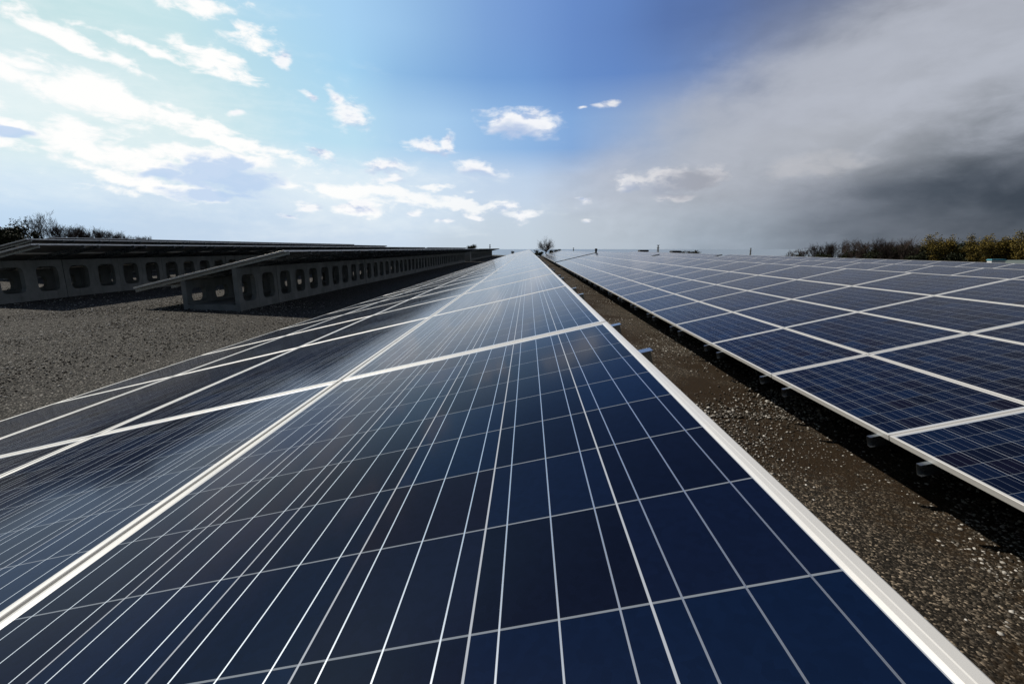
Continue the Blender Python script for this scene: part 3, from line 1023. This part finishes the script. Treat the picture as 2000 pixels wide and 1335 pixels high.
K_BARE = [bare_kind(11 + i, 5.0, 0.9, levels=4, kids=(9, 5, 4, 3), trunk_r=0.09, up=0.4) for i in range(3)]
K_SCRUB = [bare_kind(31 + i, 3.0, 1.1, levels=3, kids=(14, 8, 6, 4), trunk_r=0.05, up=0.5, start=0.03, split=0) for i in range(3)]
K_ROUND = bare_kind(78, 4.6, 0.7, M_TWIGP, levels=4, kids=(12, 6, 4, 3), trunk_r=0.15, up=0.06, fan=22)
K_DARK = [leafy_kind(51 + i, 3.2, 1.0, M_LEAFD, 10, 0.14, 0.26, levels=3, kids=(10, 5, 3, 3), trunk_r=0.08, up=0.15, start=0.05) for i in range(3)]
K_PINE = leafy_kind(61, 5.0, 1.2, M_LEAFD, 9, 0.10, 0.13, levels=2, kids=(9, 5, 4), trunk_r=0.09, up=0.1, start=0.5)
K_WILLOW = [leafy_kind(71 + i, 6.0, 0.8, M_LEAFY, 9, 0.13, 0.24, levels=3, kids=(12, 6, 4, 3), trunk_r=0.13, up=0.55, start=0.12) for i in range(3)]


def stand(px, d, dx=0.0):
    """foot of a plant seen at column px, d metres ahead"""
    p = at(px, 490, d)
    p.x += dx
    p.z = gz(p.x, d)
    return p


HEIGHTS = {}


def kind_height(kind):
    return max(max(v.co.z for v in me.vertices) for n, me in kind)


def top_scale(px, py, d, h):
    """scale that lets a plant of nominal height h reach pixel row py"""
    h = HEIGHTS.get(id(h), None) or HEIGHTS.setdefault(id(h), kind_height(h))
    return (at(px, py, d).z - stand(px, d).z) / h


# left: dark scrub behind the last row
G_L = 'dark scrub beyond the left arrays'
plant('pine_tree', K_PINE, 'scraggly dark pine rising above the scrub at the far left', 'tree', stand(60, 50), top_scale(60, 421, 50, K_PINE) * 0.62, 0.4, None, top_scale(60, 421, 50, K_PINE))
for i, (px, py, d) in enumerate([(88, 408, 52), (108, 416, 53), (75, 412, 54)]):
    plant('bare_tree', K_BARE[i % 3], ['tall thin bare tree right of the dark pine at the far left', 'shorter bare tree at the right of the left bare pair', 'bare tree just behind the dark pine'][i], 'tree', stand(px, d), top_scale(px, py, d, K_BARE[i % 3]), i * 1.7)
for i, (px, py, d) in enumerate([(-20, 440, 48), (12, 443, 50), (35, 436, 47), (62, 447, 49), (20, 447, 44)]):
    plant('dark_shrub', K_DARK[i % 3], 'dense dark evergreen shrub in the scrub at the left edge', 'shrub', stand(px, d), top_scale(px, py, d, K_DARK[i % 3]), i * 2.1, 'dense evergreens at the left edge')
for i in range(22):
    f = i / 21.0
    px = 118 + f * 178
    py = 434 + 27 * f ** 1.1 + rng.uniform(-3, 4)
    d = 52 + f * 22
    plant('bare_shrub', K_SCRUB[i % 3], 'leafless dark shrub in the thicket above the left arrays', 'shrub', stand(px, d), top_scale(px, py, d, K_SCRUB[i % 3]), i * 1.3, G_L)

# middle: the lone tree and hedge at the end of the rows
plant('bare_tree', K_ROUND, 'lone round bare tree at the end of the foreground row', 'tree', stand(1066, 100), top_scale(1066, 460, 100, K_ROUND), 0.6)
for i, (px, py, d) in enumerate([(1046, 487, 99), (1056, 490, 98.5), (1078, 488, 99), (1088, 485, 99.5), (1096, 486, 100)]):
    plant('hedge_shrub', K_DARK[i % 3], 'low dark shrub at the foot of the lone bare tree', 'shrub', stand(px, d), top_scale(px, py, d, K_DARK[i % 3]), i * 1.1, 'low shrubs round the lone bare tree', sz=top_scale(px, py, d, K_DARK[i % 3]))
plant('dark_shrub', K_DARK[0], 'small dark shrub left of the end of the foreground row', 'shrub', stand(1004, 104), top_scale(1004, 489, 104, K_DARK[0]), 2.0)
plant('dark_shrub', K_DARK[1], 'dark bush peeping over the far left array above the grey cabinet', 'shrub', stand(921, 108), top_scale(921, 476, 108, K_DARK[1]), 1.0)

# right: wood behind the right arrays
for i in range(26):
    f = i / 25.0
    px = 1530 + f * 250
    py = 494 - 27 * min(1.0, f * 2.1) ** 0.8 - 5 * f + rng.uniform(-4, 4)
    d = 92 - f * 22 + rng.uniform(-3, 3)
    plant('bare_tree', K_BARE[i % 3] if i % 2 else K_SCRUB[i % 3], 'leafless purple brown tree in the thin wood behind the right arrays', 'tree', stand(px, d), top_scale(px, py, d, K_BARE[i % 3] if i % 2 else K_SCRUB[i % 3]), i * 1.9, 'leafless trees behind the right arrays')
for i in range(20):
    px = 1590 + i * 11.5 + rng.uniform(-5, 5)
    py = 474 + rng.uniform(-3, 6)
    d = 96 - i * 0.9
    plant('bare_tree', K_BARE[(i + 1) % 3], 'leafless purple brown tree in the thin wood behind the right arrays', 'tree', stand(px, d), top_scale(px, py, d, K_BARE[(i + 1) % 3]), i * 2.7, 'leafless trees behind the right arrays')
for i in range(15):
    px = 1730 + i * 21 + rng.uniform(-5, 5)
    py = 477 - i * 0.5 + rng.uniform(-4, 5)
    d = 80 - i * 0.6
    plant('dark_shrub', K_DARK[i % 3], 'dark evergreen shrub at the foot of the wood on the right', 'shrub', stand(px, d), top_scale(px, py, d, K_DARK[i % 3]), i * 1.7, 'evergreen undergrowth behind the right arrays')
plant('bare_tree', K_ROUND, 'taller rounded bare tree standing out of the dark scrub on the right', 'tree', stand(1745, 78), top_scale(1745, 462, 78, K_ROUND), 2.2)
for i, (px, py, d) in enumerate([(1560, 494, 84), (1610, 492, 82), (1660, 488, 80), (1690, 486, 78), (1720, 483, 76), (1750, 482, 75), (1775, 478, 74), (1800, 483, 73), (1830, 481, 72), (1860, 482, 71), (1890, 485, 70), (1920, 486, 69), (1950, 488, 68), (1985, 487, 67), (2020, 487, 66), (1705, 490, 72), (1790, 492, 70), (1870, 492, 68)]):
    plant('dark_shrub', K_DARK[i % 3], 'dark evergreen shrub at the foot of the wood on the right', 'shrub', stand(px, d), top_scale(px, py, d, K_DARK[i % 3]), i * 2.3, 'evergreen undergrowth behind the right arrays')
plant('pine_tree', K_PINE, 'small dark pine between the bare trees and the yellow trees', 'tree', stand(1778, 72), top_scale(1778, 472, 72, K_PINE), 1.3)
WL = ['yellow green tree at the left end of the yellow group', 'slim yellow green tree second from the left of the yellow group', 'broad round yellow tree left of the white cabinet',
      'yellow brown tree behind the white cabinet', 'tall olive tree right of the white cabinet', 'tallest yellow brown tree at the right picture edge', 'yellow brown tree cut by the right picture edge']
for i, (px, py, d) in enumerate([(1825, 453, 70), (1855, 456, 70), (1902, 453, 66), (1933, 455, 67), (1962, 451, 66), (1992, 445, 64), (2030, 444, 64)]):
    plant('yellow_tree', K_WILLOW[i % 3], WL[i], 'tree', stand(px, d), top_scale(px, py, d, K_WILLOW[i % 3]), i * 1.9, 'yellowing trees at the right')


# ------------------------------------------------------------------ small built things
def cabinet(name, label, cat, loc, w, dp, h, body, roof, over=0.06, rz=0.0):
    t = thing(name, label, cat, loc, None, rz)
    m = MB()
    m.box(-w / 2, w / 2, -dp / 2, dp / 2, -0.1, h)
    put('body', m.mesh('body', body), t)
    m = MB()
    m.box(-w / 2 - over, w / 2 + over, -dp / 2 - over, dp / 2 + over, h, h + 0.09)
    m.box(-w / 2 - over + .05, w / 2 + over - .05, -dp / 2 - over + .05, dp / 2 + over - .05, h + 0.09, h + 0.14)
    put('roof', m.mesh('roof', roof), t)
    m = MB()
    m.box(-w * 0.42, -0.01, -dp / 2 - 0.02, -dp / 2 - 0.001, 0.1, h * 0.9)
    put('door', m.mesh('door', body), t)
    m = MB()
    m.box(0.01, w * 0.42, -dp / 2 - 0.02, -dp / 2 - 0.001, 0.1, h * 0.9)
    put('door', m.mesh('door', body), t)
    return t


p = at(1945, 514, 50)
cabinet('equipment_cabinet', 'white equipment cabinet with a teal roof in front of the yellow trees', 'cabinet', (p.x, p.y, gz(p.x, p.y)), 1.35, 0.5, at(1945, 508.5, 50).z - gz(p.x, p.y), M_WHITE, M_TEAL)


def shed():
    p = at(1990, 508, 51)
    h = at(1990, 509.5, 51).z - gz(p.x, p.y)
    t = thing('shed', 'low shed with a long grey green roof at the right picture edge', 'shed', (p.x + 1.6, p.y, gz(p.x, p.y)))
    m = MB()
    m.box(-3.2, 3.2, -1.5, 1.5, -0.1, h - 0.25)
    put('wall', m.mesh('wall', M_GREYP), t)
    m = MB()
    m.quad([(-3.4, -1.7, h - 0.25), (3.4, -1.7, h - 0.25), (3.4, 0, h + 0.1), (-3.4, 0, h + 0.1)])
    m.quad([(-3.4, 0, h + 0.1), (3.4, 0, h + 0.1), (3.4, 1.7, h - 0.25), (-3.4, 1.7, h - 0.25)])
    m.quad([(-3.4, 1.7, h - 0.25), (3.4, 1.7, h - 0.25), (3.4, -1.7, h - 0.25), (-3.4, -1.7, h - 0.25)])
    m.quad([(3.4, -1.7, h - 0.25), (3.4, 1.7, h - 0.25), (3.4, 0, h + 0.1)])
    m.quad([(-3.4, -1.7, h - 0.25), (-3.4, 0, h + 0.1), (-3.4, 1.7, h - 0.25)])
    put('roof', m.mesh('roof', M_GREENROOF), t)


shed()
# grey cabinet in the gap of the nearest left row
cabinet('junction_cabinet', 'grey junction cabinet in the gap of the nearest left row', 'cabinet', (-7.2, 57.1, gz(-7.2, 57)), 0.7, 0.5, 1.15, M_GREYP, M_DARK, 0.03)


def hut(label, px, py0, py1, d, w, body, roof):
    p = at(px, py1, d)
    g = gz(p.x, p.y)
    h = at(px, py0, d).z - g
    t = thing('hut', label, 'hut', (p.x, p.y, g))
    m = MB()
    dep = min(0.9, w * 0.7)
    rh = min(0.32, w)
    m.box(-w / 2, w / 2, -dep, dep, -0.1, h - rh)
    put('wall', m.mesh('wall', body), t)
    m = MB()
    ov = min(0.12, w * 0.2)
    m.box(-w / 2 - ov, w / 2 + ov, -dep - ov, dep + ov, h - rh, h - 0.04)
    m.box(-w / 2, w / 2, -dep, dep, h - 0.04, h)
    put('roof', m.mesh('roof', roof), t)


hut('small dark roofed hut with pale wall standing alone on the horizon', 1256, 488, 495, 98, 1.5, M_WHITE, M_DARK)
hut('low dark hut left of the bush on the horizon', 1319, 489.5, 495, 98, 1.6, M_GREYP, M_DARK)
hut('dark box at the far end of the gap in the right row', 1164, 485.2, 492, 47.2, 0.16, M_DARK, M_DARK)
for i, (px, py) in enumerate([(1345, 488), (1356, 487.5), (1336, 490)]):
    plant('dark_shrub', K_DARK[i % 3], 'low olive bush beside the low dark hut on the horizon', 'shrub', stand(px, 100), top_scale(px, py, 100, K_DARK[i % 3]), i, 'low bushes on the horizon')


def mast(label, px, py, d, w):
    """lattice mast far away: four legs and cross arms"""
    p = stand(px, d)
    h = at(px, py, d).z - p.z
    t = thing('power_mast', label, 'mast', p)
    m = MB()
    for sx in (-1, 1):
        for sy in (-1, 1):
            m.tube([(sx * w, sy * w, 0), (sx * w * 0.3, sy * w * 0.3, h)], [0.05, 0.035], 4)
    for k in range(8):
        z0, z1 = h * k / 8, h * (k + 1) / 8
        a0, a1 = w * (1 - 0.7 * k / 8), w * (1 - 0.7 * (k + 1) / 8)
        for s in (-1, 1):
            m.tube([(-a0, s * a0, z0), (a1, s * a1, z1)], [0.03, 0.03], 3)
            m.tube([(a0, s * a0, z0), (-a1, s * a1, z1)], [0.03, 0.03], 3)
    put('lattice', m.mesh('lattice', M_GREYP), t)
    for f in (0.99, 0.8):
        m = MB()
        m.tube([(-w * 1.2, 0, h * f), (w * 1.2, 0, h * f)], [0.07, 0.07], 4)
        put('cross_arm', m.mesh('cross_arm', M_GREYP), t)


mast('thin grey mast on the horizon right of the small dark hut', 1285, 478.5, 108, 0.24)
mast('faint grey mast on the horizon left of the right wood', 1466, 484.5, 108, 0.16)
mast('faint thin mast sticking up behind the far left array', 957, 477.5, 108, 0.14)
mast('short faint mast right of the lone bare tree', 1120, 484, 108, 0.12)
